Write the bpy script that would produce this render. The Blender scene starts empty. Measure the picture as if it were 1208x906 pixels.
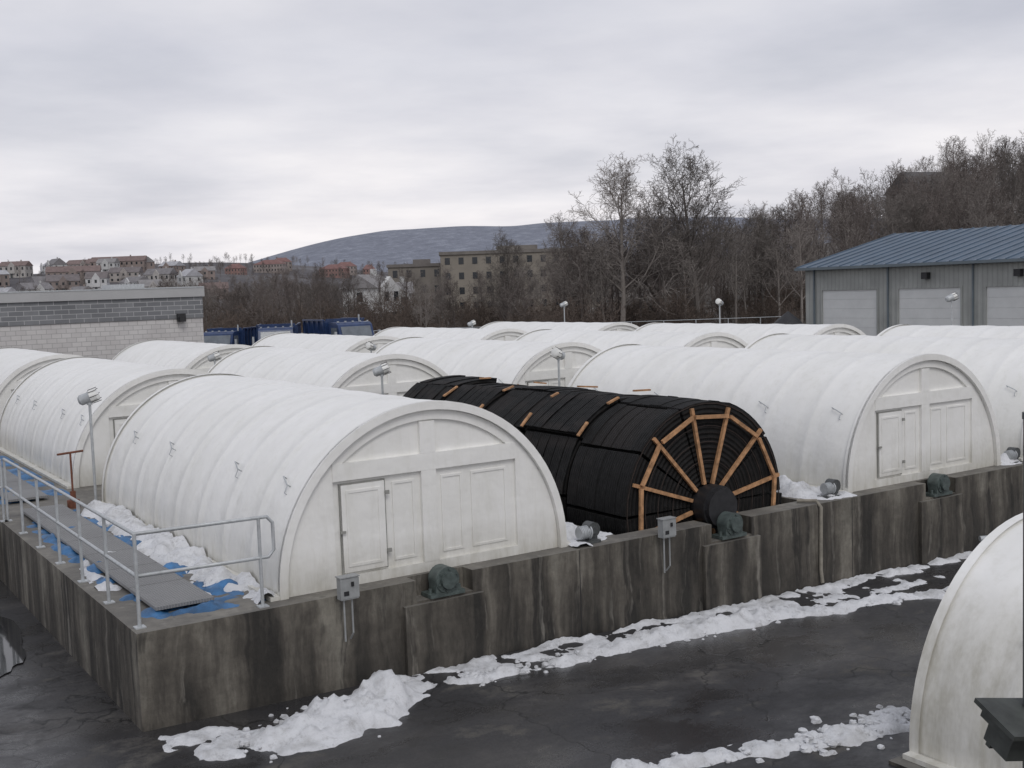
import bpy, math, random
from mathutils import Vector, Matrix, noise
random.seed(7)
rad=math.radians
H0=3.655
CZ=4.825
ZT=1.17
def RF(r,f): return (.8345*r+.546*f, -.55*r+.8336*f)
def sm(a,b,x):
    t=max(0,min(1,(x-a)/(b-a))); return t*t*(3-2*t)
def G(x,y):
    r=.8345*x-.55*y; f=.546*x+.8336*y
    z=.055-.0214*(max(-4,min(22,x))-3.25)
    if f>80:
        z+=15*sm(92,190,f)*sm(8,95,r)*(1-.8*sm(400,900,f))
        z+=25*math.exp(-((r+290)/230)**2-((f-760)/190)**2)
        z+=47*math.exp(-((r+370)/330)**2-((f-1300)/280)**2)
        if f>1300:
            wob=noise.noise(Vector((r/500,f/700,0)))*14+noise.noise(Vector((r/160,f/300,3)))*6
            z+=(172+wob)*sm(-1150,-230,r)*math.exp(-((f-3000)/650)**2)*(1-.45*sm(300,2200,r))
    return z
class MB:
    def __init__(s): s.v=[]; s.f=[]
    def box(s,x0,x1,y0,y1,z0,z1,M=None):
        b=len(s.v)
        for z in (z0,z1):
            for (x,y) in ((x0,y0),(x1,y0),(x1,y1),(x0,y1)):
                p=Vector((x,y,z)); s.v.append(M@p if M else p)
        for q in ((3,2,1,0),(4,5,6,7),(0,1,5,4),(1,2,6,5),(2,3,7,6),(3,0,4,7)): s.f.append([b+i for i in q])
        return s
    def tube(s,pts,r,n=8,cap=True):
        pts=[Vector(p) for p in pts]
        rs=r if isinstance(r,(list,tuple)) else [r]*len(pts)
        b=len(s.v); prev=None
        for i,p in enumerate(pts):
            d=(pts[min(i+1,len(pts)-1)]-pts[max(i-1,0)]).normalized()
            if prev is None:
                u=d.cross(Vector((0,0,1)) if abs(d.z)<.95 else Vector((1,0,0))).normalized()
            else:
                u=(prev-d*prev.dot(d)).normalized()
            prev=u; w=d.cross(u)
            for k in range(n):
                a=2*math.pi*k/n; s.v.append(p+(u*math.cos(a)+w*math.sin(a))*rs[i])
        for i in range(len(pts)-1):
            for k in range(n):
                a=b+i*n+k; c=b+i*n+(k+1)%n
                s.f.append([a,c,c+n,a+n])
        if cap:
            s.f.append([b+k for k in range(n)][::-1]); e=b+(len(pts)-1)*n
            s.f.append([e+k for k in range(n)])
        return s
    def prism(s,poly,y0,y1):
        n=len(poly); b=len(s.v)
        for y in (y0,y1):
            for (x,z) in poly: s.v.append(Vector((x,y,z)))
        s.f.append([b+i for i in range(n)]); s.f.append([b+n+i for i in range(n)][::-1])
        for i in range(n):
            j=(i+1)%n; s.f.append([b+i,b+n+i,b+n+j,b+j])
        return s
    def mesh(s,name,mat,smooth=None):
        m=bpy.data.meshes.new(name); m.from_pydata([tuple(v) for v in s.v],[],s.f)
        m.materials.append(mat)
        if smooth is not None:
            for p in m.polygons: p.use_smooth=True
            m.set_sharp_from_angle(angle=rad(smooth))
        m.update(); return m
    def obj(s,name,mat,parent=None,smooth=None,loc=(0,0,0)):
        return put(s.mesh(name,mat,smooth),name,parent,loc)
def put(mesh,name,parent=None,loc=(0,0,0)):
    o=bpy.data.objects.new(name,mesh); bpy.context.collection.objects.link(o)
    o.location=loc
    if parent: o.parent=parent
    return o
def empty(name,loc=(0,0,0),rot=0):
    e=bpy.data.objects.new(name,None); e.empty_display_size=.2
    bpy.context.collection.objects.link(e); e.location=loc; e.rotation_euler=(0,0,rot); return e
# ---------------- materials
def newmat(name):
    m=bpy.data.materials.new(name); m.use_nodes=True
    nt=m.node_tree; return m,nt,nt.nodes['Principled BSDF']
def N(nt,t,**k):
    n=nt.nodes.new(t)
    for a,b in k.items(): setattr(n,a,b)
    return n
def noisen(nt,vec,scale,detail=5,rough=.6):
    n=N(nt,'ShaderNodeTexNoise'); n.inputs['Scale'].default_value=scale; n.inputs['Detail'].default_value=detail; n.inputs['Roughness'].default_value=rough
    if vec: nt.links.new(vec,n.inputs['Vector'])
    return n.outputs['Fac']
def ramp(nt,fac,stops):
    n=N(nt,'ShaderNodeValToRGB'); e=n.color_ramp.elements
    while len(e)<len(stops): e.new(.5)
    for i,(p,c) in enumerate(stops):
        e[i].position=p; e[i].color=(c,c,c,1) if not isinstance(c,tuple) else (*c,1)
    nt.links.new(fac,n.inputs['Fac']); return n.outputs['Color']
def mix(nt,fac,a,b,mode='MIX'):
    n=N(nt,'ShaderNodeMix',data_type='RGBA',blend_type=mode)
    ins=[n.inputs[0],n.inputs[6],n.inputs[7]]
    for sock,val in zip(ins,(fac,a,b)):
        if isinstance(val,(int,float)): sock.default_value=val
        elif isinstance(val,tuple): sock.default_value=(*val,1)
        else: nt.links.new(val,sock)
    return n.outputs[2]
def scaled(nt,vec,s):
    n=N(nt,'ShaderNodeVectorMath',operation='MULTIPLY'); nt.links.new(vec,n.inputs[0]); n.inputs[1].default_value=s; return n.outputs[0]
def warped(nt,vec,scale,amt):
    nn=N(nt,'ShaderNodeTexNoise'); nn.inputs['Scale'].default_value=scale; nn.inputs['Detail'].default_value=3; nt.links.new(vec,nn.inputs['Vector'])
    s=scaled(nt,nn.outputs['Color'],(amt,amt,amt)); a=N(nt,'ShaderNodeVectorMath',operation='ADD'); nt.links.new(vec,a.inputs[0]); nt.links.new(s,a.inputs[1]); return a.outputs[0]
def bump(nt,bs,hgt,strength,dist=.02):
    n=N(nt,'ShaderNodeBump'); n.inputs['Strength'].default_value=strength; n.inputs['Distance'].default_value=dist
    nt.links.new(hgt,n.inputs['Height']); nt.links.new(n.outputs[0],bs.inputs['Normal'])
def pos(nt): return N(nt,'ShaderNodeNewGeometry').outputs['Position']
def objc(nt): return N(nt,'ShaderNodeTexCoord').outputs['Object']
def simple(name,c,rough=.6,var=.25,scale=6,metal=0,bmp=0):
    m,nt,b=newmat(name); o=objc(nt)
    n=noisen(nt,o,scale,4)
    d=tuple(x*(1-var) for x in c); u=tuple(min(1,x*(1+var)) for x in c)
    nt.links.new(ramp(nt,n,[(.3,d),(.7,u)]),b.inputs['Base Color'])
    b.inputs['Roughness'].default_value=rough; b.inputs['Metallic'].default_value=metal
    if bmp: bump(nt,b,noisen(nt,o,scale*6),bmp)
    return m
def fiberglass():
    m,nt,b=newmat('white_fiberglass'); p=pos(nt); L=nt.links.new
    n1=noisen(nt,p,.8,4,.65); n2=noisen(nt,scaled(nt,p,(2.5,2.5,.5)),2.5,5,.7)
    c=ramp(nt,n1,[(.3,(.81,.805,.77)),(.65,(.885,.88,.855))])
    c2=mix(nt,ramp(nt,n2,[(.50,0.),(.85,.34)]),c,(.58,.57,.49))
    sp=N(nt,'ShaderNodeSeparateXYZ'); L(p,sp.inputs[0])
    mr=N(nt,'ShaderNodeMapRange'); L(sp.outputs['Z'],mr.inputs[0]); mr.inputs[1].default_value=1.15; mr.inputs[2].default_value=1.75; mr.inputs[3].default_value=1.1; mr.inputs[4].default_value=0
    g=N(nt,'ShaderNodeMath',operation='MULTIPLY'); L(mr.outputs[0],g.inputs[0]); L(n2,g.inputs[1])
    c3=mix(nt,g.outputs[0],c2,(.38,.36,.29))
    L(c3,b.inputs['Base Color']); b.inputs['Roughness'].default_value=.42
    bump(nt,b,noisen(nt,p,2.2,3),.45,.05); return m
FG=fiberglass()
def concrete():
    m,nt,b=newmat('stained_concrete'); p=pos(nt); L=nt.links.new
    wp=warped(nt,p,1.3,.22)
    st=noisen(nt,scaled(nt,wp,(1.7,1.7,.18)),1.2,6,.62)
    bl=noisen(nt,p,.75,6,.65); fi=noisen(nt,p,9,6,.7)
    sp0=N(nt,'ShaderNodeSeparateXYZ'); L(p,sp0.inputs[0])
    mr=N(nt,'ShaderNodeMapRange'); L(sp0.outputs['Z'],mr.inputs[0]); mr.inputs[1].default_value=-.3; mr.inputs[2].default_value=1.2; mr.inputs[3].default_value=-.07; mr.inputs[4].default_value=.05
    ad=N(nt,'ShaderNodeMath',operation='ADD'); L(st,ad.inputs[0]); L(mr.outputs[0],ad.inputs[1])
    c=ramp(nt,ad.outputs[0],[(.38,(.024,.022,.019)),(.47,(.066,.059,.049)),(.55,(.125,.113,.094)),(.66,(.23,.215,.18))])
    c=mix(nt,ramp(nt,bl,[(.40,.55),(.56,0.)]),c,(.045,.040,.033))
    st2=noisen(nt,scaled(nt,wp,(4.5,4.5,.16)),1.3,4,.6)
    c=mix(nt,ramp(nt,st2,[(.58,0.),(.70,.5)]),c,(.33,.31,.27))
    st3=noisen(nt,scaled(nt,wp,(3.4,3.4,.13)),1.5,4,.6)
    c=mix(nt,ramp(nt,st3,[(.58,0.),(.67,.8)]),c,(.020,.018,.016))
    c=mix(nt,.6,c,ramp(nt,fi,[(.3,.33),(.7,.70)]),'OVERLAY')
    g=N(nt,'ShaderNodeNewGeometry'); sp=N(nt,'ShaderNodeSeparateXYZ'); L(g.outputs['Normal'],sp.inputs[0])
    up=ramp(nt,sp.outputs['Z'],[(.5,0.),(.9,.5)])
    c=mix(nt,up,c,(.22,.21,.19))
    L(c,b.inputs['Base Color']); b.inputs['Roughness'].default_value=.75
    bump(nt,b,fi,.5,.02); return m
CONC=concrete()
def groundmat():
    m,nt,b=newmat('ground_asphalt_land_and_haze'); p=pos(nt); L=nt.links.new
    ps=scaled(nt,p,(.8,1.2,1))
    big=noisen(nt,ps,.35,5,.65); mid=noisen(nt,ps,1.0,6,.72); fine=noisen(nt,p,45,2,.8)
    a=ramp(nt,big,[(.35,(.025,.025,.027)),(.52,(.042,.041,.042)),(.68,(.078,.074,.071))])
    a=mix(nt,ramp(nt,mid,[(.57,0.),(.66,.55)]),a,(.125,.115,.098))
    a=mix(nt,.45,a,ramp(nt,fine,[(.35,.2),(.75,.8)]),'OVERLAY')
    vo=N(nt,'ShaderNodeTexVoronoi',feature='DISTANCE_TO_EDGE'); vo.inputs['Scale'].default_value=.45
    L(warped(nt,p,1.5,1.0),vo.inputs['Vector'])
    cr=ramp(nt,vo.outputs['Distance'],[(.0,1.),(.01,0.)])
    a=mix(nt,cr,a,(.014,.014,.014))
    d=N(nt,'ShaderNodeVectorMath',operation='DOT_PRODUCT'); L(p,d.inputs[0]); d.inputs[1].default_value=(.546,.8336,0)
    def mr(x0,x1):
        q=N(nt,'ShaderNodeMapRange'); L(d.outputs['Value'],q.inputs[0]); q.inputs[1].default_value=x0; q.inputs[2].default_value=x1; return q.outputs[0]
    land=ramp(nt,noisen(nt,p,.05,4),[(.35,(.06,.052,.045)),(.55,(.10,.088,.075)),(.68,(.16,.145,.13)),(.74,(.45,.45,.47))])
    c=mix(nt,mr(95,100),a,land)
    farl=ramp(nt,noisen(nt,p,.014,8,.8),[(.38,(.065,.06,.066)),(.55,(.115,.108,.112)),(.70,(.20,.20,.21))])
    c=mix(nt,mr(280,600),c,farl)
    haze_col=ramp(nt,noisen(nt,scaled(nt,p,(1,1,2.2)),.03,10,.9),[(.40,(.15,.163,.20)),(.52,(.20,.215,.26)),(.62,(.30,.32,.37))])  # far hills: blue-grey distance haze painted into the base colour, no volume
    c=mix(nt,mr(1500,2000),c,haze_col)
    L(c,b.inputs['Base Color'])
    L(mix(nt,mr(95,110),ramp(nt,noisen(nt,ps,.5,6,.7),[(.42,.16),(.52,.45),(.66,.85)]),(.95,.95,.95)),b.inputs['Roughness'])
    b.inputs['Specular IOR Level'].default_value=.45
    bump(nt,b,mix(nt,.4,fine,cr),.35,.01); return m
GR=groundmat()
def snowmat():
    m,nt,b=newmat('snow'); p=pos(nt); L=nt.links.new
    c=ramp(nt,noisen(nt,p,2.2,5,.7),[(.3,(.52,.52,.52)),(.5,(.76,.77,.79)),(.8,(.87,.88,.90))])
    c=mix(nt,ramp(nt,noisen(nt,p,6,6,.8),[(.53,0.),(.70,.6)]),c,(.28,.275,.265))
    L(c,b.inputs['Base Color'])
    b.inputs['Roughness'].default_value=.7
    bump(nt,b,noisen(nt,p,22,6,.8),.9,.03); return m
SNOW=snowmat()
WOOD=simple('weathered_wood',(.42,.23,.115),.8,.45,9)
GALV=simple('galvanised_steel',(.46,.48,.49),.45,.15,12,.2)
DGRY=simple('dark_grey_metal',(.07,.075,.075),.5,.3,10)
GREEN=simple('grey_green_paint',(.075,.095,.09),.5,.35,9)
BOXG=simple('grey_enclosure_paint',(.30,.31,.31),.45,.15,10)
BLACK=simple('black_iron',(.02,.02,.022),.5,.4,10)
RUST=simple('rusted_iron',(.16,.06,.035),.85,.4,9)
BLUE=simple('blue_tarp_plastic',(.04,.14,.30),.5,.5,4,0,.3)
TRUCKB=simple('dark_blue_truck_paint',(.022,.045,.12),.3,.3,2)
GLASSD=simple('dark_window_glass',(.02,.025,.03),.12,.2,2)
RGLASS=simple('reflective_glass',(.16,.18,.2),.08,.2,2)
RUBBER=simple('tyre_rubber',(.02,.02,.02),.9,.2,4)
LAMPW=simple('frosted_lamp_glass',(.75,.75,.72),.25,.08,6)
CREAM=simple('garage_door_white',(.68,.69,.68),.5,.06,1)
SEAM=simple('dark_seam',(.28,.28,.26),.7,.2,6)
def bark(name,c):
    m,nt,b=newmat(name)
    oi=N(nt,'ShaderNodeObjectInfo')
    a=mix(nt,oi.outputs['Random'],tuple(x*.7 for x in c),tuple(x*1.35 for x in c))
    nt.links.new(a,b.inputs['Base Color'])
    b.inputs['Roughness'].default_value=1; b.inputs['Specular IOR Level'].default_value=0; return m
BARK=bark('winter_bark',(.15,.13,.12)); BARKL=bark('pale_bark',(.21,.19,.175)); BRUSH=bark('brush_twigs',(.13,.105,.09))
def media():
    m,nt,b=newmat('black_plastic_media'); o=objc(nt); L=nt.links.new
    w=N(nt,'ShaderNodeTexWave',wave_type='BANDS',bands_direction='Y'); w.inputs['Scale'].default_value=6; w.inputs['Distortion'].default_value=1.2; w.inputs['Detail'].default_value=3; L(o,w.inputs['Vector'])
    w2=N(nt,'ShaderNodeTexWave',wave_type='RINGS',rings_direction='Y'); w2.inputs['Scale'].default_value=4; w2.inputs['Distortion'].default_value=.6; L(o,w2.inputs['Vector'])
    n=noisen(nt,o,9,5,.7)
    c=ramp(nt,n,[(.35,.005),(.6,.012),(.8,.028)])
    c=mix(nt,ramp(nt,w2.outputs['Fac'],[(.7,0.),(1.,.5)]),c,(.03,.025,.023))
    L(c,b.inputs['Base Color'])
    b.inputs['Roughness'].default_value=.7; b.inputs['Specular IOR Level'].default_value=.2
    bump(nt,b,mix(nt,.35,mix(nt,.5,w.outputs['Fac'],w2.outputs['Fac']),n),1.0,.05); return m
MEDIA=media()
def ribbed(name,c,direction,scale,rough=.5,var=.15,dark=.35):
    m,nt,b=newmat(name); o=objc(nt); L=nt.links.new
    w=N(nt,'ShaderNodeTexWave',wave_type='BANDS',bands_direction=direction); w.inputs['Scale'].default_value=scale; L(o,w.inputs['Vector'])
    n=noisen(nt,o,.7,4)
    col=ramp(nt,n,[(.3,tuple(x*(1-var) for x in c)),(.7,tuple(x*(1+var) for x in c))])
    col=mix(nt,ramp(nt,w.outputs['Fac'],[(.75,0.),(.95,dark)]),col,tuple(x*.5 for x in c))
    L(col,b.inputs['Base Color']); b.inputs['Roughness'].default_value=rough
    bump(nt,b,w.outputs['Fac'],.5,.04); return m
SIDING=ribbed('grey_metal_siding',(.36,.37,.35),'Y',1.0)
BROOF=ribbed('blue_metal_roof',(.085,.125,.175),'Y',.7,.45,.15,.6)
def brick(name,c1,c2,mo,sc,w=.4,hh=.2):
    m,nt,b=newmat(name); o=objc(nt); L=nt.links.new
    sp=N(nt,'ShaderNodeSeparateXYZ'); L(o,sp.inputs[0]); ad=N(nt,'ShaderNodeMath',operation='ADD'); L(sp.outputs['X'],ad.inputs[0]); L(sp.outputs['Y'],ad.inputs[1])
    cb=N(nt,'ShaderNodeCombineXYZ'); L(ad.outputs[0],cb.inputs[0]); L(sp.outputs['Z'],cb.inputs[1])
    br=N(nt,'ShaderNodeTexBrick'); L(cb.outputs[0],br.inputs['Vector']); br.inputs['Scale'].default_value=1; br.inputs['Brick Width'].default_value=w; br.inputs['Row Height'].default_value=hh
    br.inputs['Mortar Size'].default_value=.012; br.inputs['Color1'].default_value=(*c1,1); br.inputs['Color2'].default_value=(*c2,1); br.inputs['Mortar'].default_value=(*mo,1)
    n=noisen(nt,o,.8,5); L(mix(nt,.5,br.outputs['Color'],ramp(nt,n,[(.3,.4),(.7,.62)]),'OVERLAY'),b.inputs['Base Color']); b.inputs['Roughness'].default_value=.7; return m
CMU=brick('white_block_wall',(.54,.52,.51),(.62,.60,.585),(.38,.37,.36),1,.4,.2)
CMUD=brick('grey_glazed_brick',(.15,.155,.165),(.22,.225,.235),(.42,.42,.42),1,.6,.2)
# ---------------- ground sheet
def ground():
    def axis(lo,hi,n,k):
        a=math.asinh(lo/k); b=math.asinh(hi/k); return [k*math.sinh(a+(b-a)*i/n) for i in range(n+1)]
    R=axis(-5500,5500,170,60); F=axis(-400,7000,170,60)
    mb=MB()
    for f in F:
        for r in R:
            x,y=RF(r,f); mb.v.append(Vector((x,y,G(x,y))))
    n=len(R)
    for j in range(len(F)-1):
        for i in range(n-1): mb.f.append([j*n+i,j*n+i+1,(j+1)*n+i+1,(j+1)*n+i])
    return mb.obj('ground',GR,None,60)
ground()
e=empty('puddle'); mb=MB(); n=48
def blob(cx,cy,rx,ry,z,seed):
    b=len(mb.v)
    for k in range(n):
        a=2*math.pi*k/n; q=1+.25*noise.noise(Vector((math.cos(a)*1.3,math.sin(a)*1.3,seed)))+.08*noise.noise(Vector((math.cos(a)*5,math.sin(a)*5,seed)))
        mb.v.append(Vector((cx+rx*q*math.cos(a),cy+ry*q*math.sin(a),z)))
    mb.f.append([b+k for k in range(n)])
blob(2.3,17.6,.6,1.9,G(2.3,17.6)+.014,2)
mW,nt,b_=newmat('puddle_water'); b_.inputs['Base Color'].default_value=(.03,.031,.033,1); b_.inputs['Roughness'].default_value=.05
mb.obj('water',mW,e)
# ---------------- tank platform
X0,X1=3.26,32.0; YF=12.72; YB=43.9
CX=[7.186+5.08*i for i in range(5)]; CY=[12.98,23.76,34.36]; LEN=8.5; RAD=2.1
pl=empty('concrete_tank_platform')
mb=MB(); xs=X0
for c in CX:
    mb.box(xs,c-.42,YF,12.97,-1,ZT); mb.box(c-.42,c+.42,YF,12.97,-1,ZT-.27); xs=c+.42
mb.box(xs,X1,YF,12.97,-1,ZT)
pc=CX[1]; PW=1.95
mb.box(X0,pc-PW,12.97,YB,-1,ZT); mb.box(pc+PW,X1,12.97,YB,-1,ZT); mb.box(pc-PW,pc+PW,21.7,YB,-1,ZT)
mb.box(pc-PW,pc-.42,12.97,13.12,-1,ZT); mb.box(pc+.42,pc+PW,12.97,13.12,-1,ZT); mb.box(pc-.42,pc+.42,12.97,13.12,-1,ZT-.27)
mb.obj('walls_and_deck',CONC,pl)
MB().box(pc-PW,pc+PW,13.12,21.7,-.5,.15).obj('pit_water',GLASSD,pl)
mb=MB()
for c in CX:
    mb.box(c-.62,c+.55,YF-.07,YF-.002,-1,ZT-.30)
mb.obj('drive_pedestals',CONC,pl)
mb=MB()
for x in (9.35,15.0,20.1,25.2): mb.box(x,x+.010,YF-.003,YF+.01,-1,ZT-.01)
mb.obj('wall_joints',BLACK,pl)
# ---------------- cover
def arc(R,zc,a0,a1,n): return [(R*math.cos(a0+(a1-a0)*i/n), zc+R*math.sin(a0+(a1-a0)*i/n)) for i in range(n+1)]
def cover_meshes():
    out={}
    mb=MB(); na=40; nsg=8; seg=LEN/nsg; ys=[]
    for i in range(nsg):
        for u,o in ((0,.014),(.04,.014),(.075,.0),(.28,.018),(.5,.026),(.72,.018),(.925,.0),(.96,.014)): ys.append((i*seg+u*seg,o))
    ys[0]=(0,.04); ys[1]=(.05,.04)
    ys.append((LEN,.04))
    prof=na+3
    for y,o in ys:
        pts=[(RAD+o+.01,0)]
        for i in range(na+1):
            an=math.pi*i/na; R=RAD+o+.010*noise.noise(Vector((math.cos(an)*2.5,y*1.1,math.sin(an)*2.5)))*(1 if .1<y<LEN-.1 else 0)
            pts.append((R*math.cos(an),.1+R*math.sin(an)))
        pts.append((-RAD-o-.01,0))
        for x,z in pts: mb.v.append(Vector((x,y,z)))
    for j in range(len(ys)-1):
        for i in range(prof-1):
            a=j*prof+i; mb.f.append([a,a+1,a+prof+1,a+prof])
    mb.box(-RAD-.16,-RAD-.03,0,LEN,.0,.05); mb.box(RAD+.03,RAD+.16,0,LEN,.0,.05)
    out['shell']=mb.mesh('shell',FG,35)
    mb=MB()
    def archpoly(R,zb=.0): return [(R,zb)]+arc(R,.1,0,math.pi,40)+[(-R,zb)]
    mb.prism(archpoly(RAD-.01),.10,.16)
    outer=[(RAD+.04,0)]+arc(RAD+.04,.1,0,math.pi,40)+[(-RAD-.04,0)]
    inner=[(RAD-.07,0)]+arc(RAD-.07,.1,0,math.pi,40)+[(-RAD+.07,0)]
    b=len(mb.v); n=len(outer)
    for y in (-.012,.10):
        for P in (outer,inner):
            for x,z in P: mb.v.append(Vector((x,y,z)))
    for i in range(n-1):
        mb.f.append([b+i,b+n+i,b+n+i+1,b+i+1])
        mb.f.append([b+n+i,b+3*n+i,b+3*n+i+1,b+n+i+1])
        mb.f.append([b+i,b+i+1,b+2*n+i+1,b+2*n+i])
    y0,y1=.055,.0995; Ri=RAD-.075
    def halfw(z,R): return math.sqrt(max(0,R*R-(z-.1)**2))
    for s in (1,-1):
        P=[(s*1.36,.0),(s*Ri,.0),(s*Ri,.1)]+[(s*Ri*math.cos(a),.1+Ri*math.sin(a)) for a in [math.asin((1.56-.1)/Ri)*k/14 for k in range(1,15)]]
        P.append((s*1.36,1.56)) if halfw(1.56,Ri)>1.36 else None
        mb.prism(P if s<0 else P[::-1],y0,y1)
    Rl=1.90
    a0=math.asin((1.56-.1)/Rl); P1=arc(Rl,.1,a0,math.pi-a0,24); a1=math.asin((1.561-.1)/(Ri)); P2=arc(Ri,.1,a1,math.pi-a1,24)
    for i in range(24): mb.prism([P1[i],P2[i],P2[i+1],P1[i+1]],y0,y1)
    mb.prism([(-1.36,1.34),(1.36,1.34),(1.36,1.56),(-1.36,1.56)],y0-.01,y1)
    mb.prism([(-.11,1.561),(.11,1.561),(.11,1.98),(-.11,1.98)],y0-.01,y1)
    mb.prism([(-.11,.13),(.11,.13),(.11,1.339),(-.11,1.339)],y0-.008,y1)
    mb.prism([(-1.36,0),(1.36,0),(1.36,.129),(-1.36,.129)],y0-.004,y1)
    for a,c in ((-.52,-.2),(.2,.52),(.66,1.22)):
        z0,z1=.22,1.24
        w=.03
        for q in (((a,z0),(c,z0),(c,z0+w),(a,z0+w)),((a,z1-w),(c,z1-w),(c,z1),(a,z1)),((a,z0+w),(a+w,z0+w),(a+w,z1-w),(a,z1-w)),((c-w,z0+w),(c,z0+w),(c,z1-w),(c-w,z1-w))):
            mb.prism(list(q),.087,.0995)
    out['end_panel']=mb.mesh('end_panel',FG,25)
    mb=MB()
    a,c,z0,z1=-1.27,-.63,.15,1.30
    mb.prism([(a+.02,z0+.02),(c-.02,z0+.02),(c-.02,z1-.02),(a+.02,z1-.02)],.055,.098)
    w=.035; a2,c2,z2,z3=a+.08,c-.08,z0+.09,z1-.09
    for q in (((a2,z2),(c2,z2),(c2,z2+w),(a2,z2+w)),((a2,z3-w),(c2,z3-w),(c2,z3),(a2,z3)),((a2,z2+w),(a2+w,z2+w),(a2+w,z3-w),(a2,z3-w)),((c2-w,z2+w),(c2,z2+w),(c2,z3-w),(c2-w,z3-w))):
        mb.prism(list(q),.045,.0545)
    out['door']=mb.mesh('door',FG)
    mb=MB()
    for z in (.35,1.1): mb.box(c-.02,c+.04,.03,.05,z,z+.05)
    mb.box(a-.02,a+.05,.02,.05,.68,.71)
    mb.box(a,a+.014,.07,.0985,z0,z1); mb.box(c-.014,c,.07,.0985,z0,z1); mb.box(a+.014,c-.014,.07,.0985,z1-.014,z1)
    out['door_hardware']=mb.mesh('door_hardware',SEAM)
    mb=MB()
    for s in (1,-1):
        for y in (.55,2.3,5.3,7.4):
            a=rad(34); R=RAD+.03
            def P(an,o,yy): return (s*(R+o)*math.cos(an),yy,.1+(R+o)*math.sin(an))
            mb.tube([P(a,-.04,y-.13),P(a,.05,y-.13),P(a+.04,.05,y+.1),P(a+.04,-.04,y+.1)],.010,6)
            mb.tube([P(a-.05,-.03,y-.13),P(a-.05,.03,y-.13),P(a,.045,y-.13)],.008,6)
    out['lifting_handles']=mb.mesh('lifting_handles',GALV,40)
    return out
CM=cover_meshes()
def cover(x,y,z):
    e=empty('fiberglass_tank_cover',(x,y,z))
    for k in ('shell','end_panel','door','door_hardware','lifting_handles'):
        put(CM[k],k,e)
    b=put(CM['end_panel'],'rear_end_panel',e,(0,LEN,0)); b.rotation_euler=(0,0,math.pi)
    return e
for i,cx in enumerate(CX):
    for j,cy in enumerate(CY):
        if (i,j)==(1,0): continue
        cover(cx,cy,ZT+.003)
cover(11.6,2.0*H0-LEN,CZ-1.33*H0)
e=empty('concrete_slab'); MB().box(9.2,14.2,2.0*H0-LEN-.3,2.0*H0+.06,-1.0,CZ-1.33*H0-.003).obj('slab',CONC,e)
# ---------------- media drum
dr=empty('rotating_media_drum',(pc,0,ZT+.17))
mb=MB(); RM=1.69; npk=5; y=13.28; pk=(21.35-13.28-.14*(npk-1))/npk
for p in range(npk):
    ya=y+p*(pk+.14)
    yb=ya+pk
    off=rad(random.uniform(-5,5)) if p else 0
    for s in range(10):
        a0=off+rad(36*s+1.0); a1=off+rad(36*s+35.0); R=RM+random.uniform(-.07,.03)
        sub=6
        for q in range(sub):
            yc0=ya+(yb-ya)*q/sub; yc1=yc0+(yb-ya)/sub-.018
            Rq=R+random.uniform(-.015,.015)
            poly=[]
            for k in range(7):
                t=k/6; an=a0+(a1-a0)*t; rr=Rq*(1-.025*math.sin(math.pi*t)) if p else Rq
                poly.append((rr*math.cos(an),rr*math.sin(an)))
            poly+=[(.35*math.cos(a1),.35*math.sin(a1)),(.35*math.cos(a0),.35*math.sin(a0))]
            mb.prism(poly[::-1],yc0,yc1)
mb.obj('media_packs',MEDIA,dr)
MB().tube([(0,12.9,0),(0,21.6,0)],.30,24).obj('shaft',BLACK,dr,40)
def bar(mb,p,q,y0,w,t=.05):
    p=Vector((p[0],0,p[1])); q=Vector((q[0],0,q[1])); d=(q-p).normalized(); nn=Vector((-d.z,0,d.x))*w/2
    poly=[p-nn,q-nn,q+nn,p+nn]; mb.prism([(v.x,v.z) for v in poly],y0-t,y0)
mb=MB(); c_=lambda R,an:(R*math.cos(an),R*math.sin(an))
NS=12
for k in range(NS):
    a=rad(30*k+12+random.uniform(-1.5,1.5)); b2=rad(30*(k+1)+12)
    bar(mb,c_(.34,a),c_(1.56+.05*random.random(),a),13.272,.055)
    bar(mb,c_(1.45+random.uniform(-.02,.02),rad(30*k+12.8)),c_(1.45+random.uniform(-.02,.02),b2-.02),13.218,.058,.045)
mb.obj('wooden_frame',WOOD,dr)
mb=MB()
for Rr in (.7,1.0,1.25,1.6):
    for k in range(36):
        a=rad(10*k); bar(mb,c_(Rr,a),c_(Rr,a+rad(10)),13.279+.0005*(k%2),.012,.010)
mb.obj('tie_bands',simple('dark_brown_band',(.035,.024,.02),.8,.5,4),dr)
mb=MB()
for p in range(1,npk):
    yy=y+p*(pk+.14)-.07
    for a in (52,84,112,136):
        an=rad(a+random.uniform(-6,6)); R=RM+random.uniform(-.01,.03); d=Vector((math.cos(an),0,math.sin(an))); tn=Vector((-d.z,0,d.x)); h=random.uniform(.08,.22)
        p0=d*R-tn*h; p1=d*R+tn*h
        bar(mb,(p0.x,p0.z),(p1.x,p1.z),yy+.03,.028,.06)
mb.obj('wooden_spacers',WOOD,dr)
mb=MB().tube([(0,12.98,0),(0,13.2,0)],.34,28)
for k in range(12):
    a=rad(30*k); mb.tube([(.28*math.cos(a),12.94,.28*math.sin(a)),(.28*math.cos(a),12.99,.28*math.sin(a))],.025,6)
mb.obj('hub_flange',BLACK,dr,40)
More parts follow.
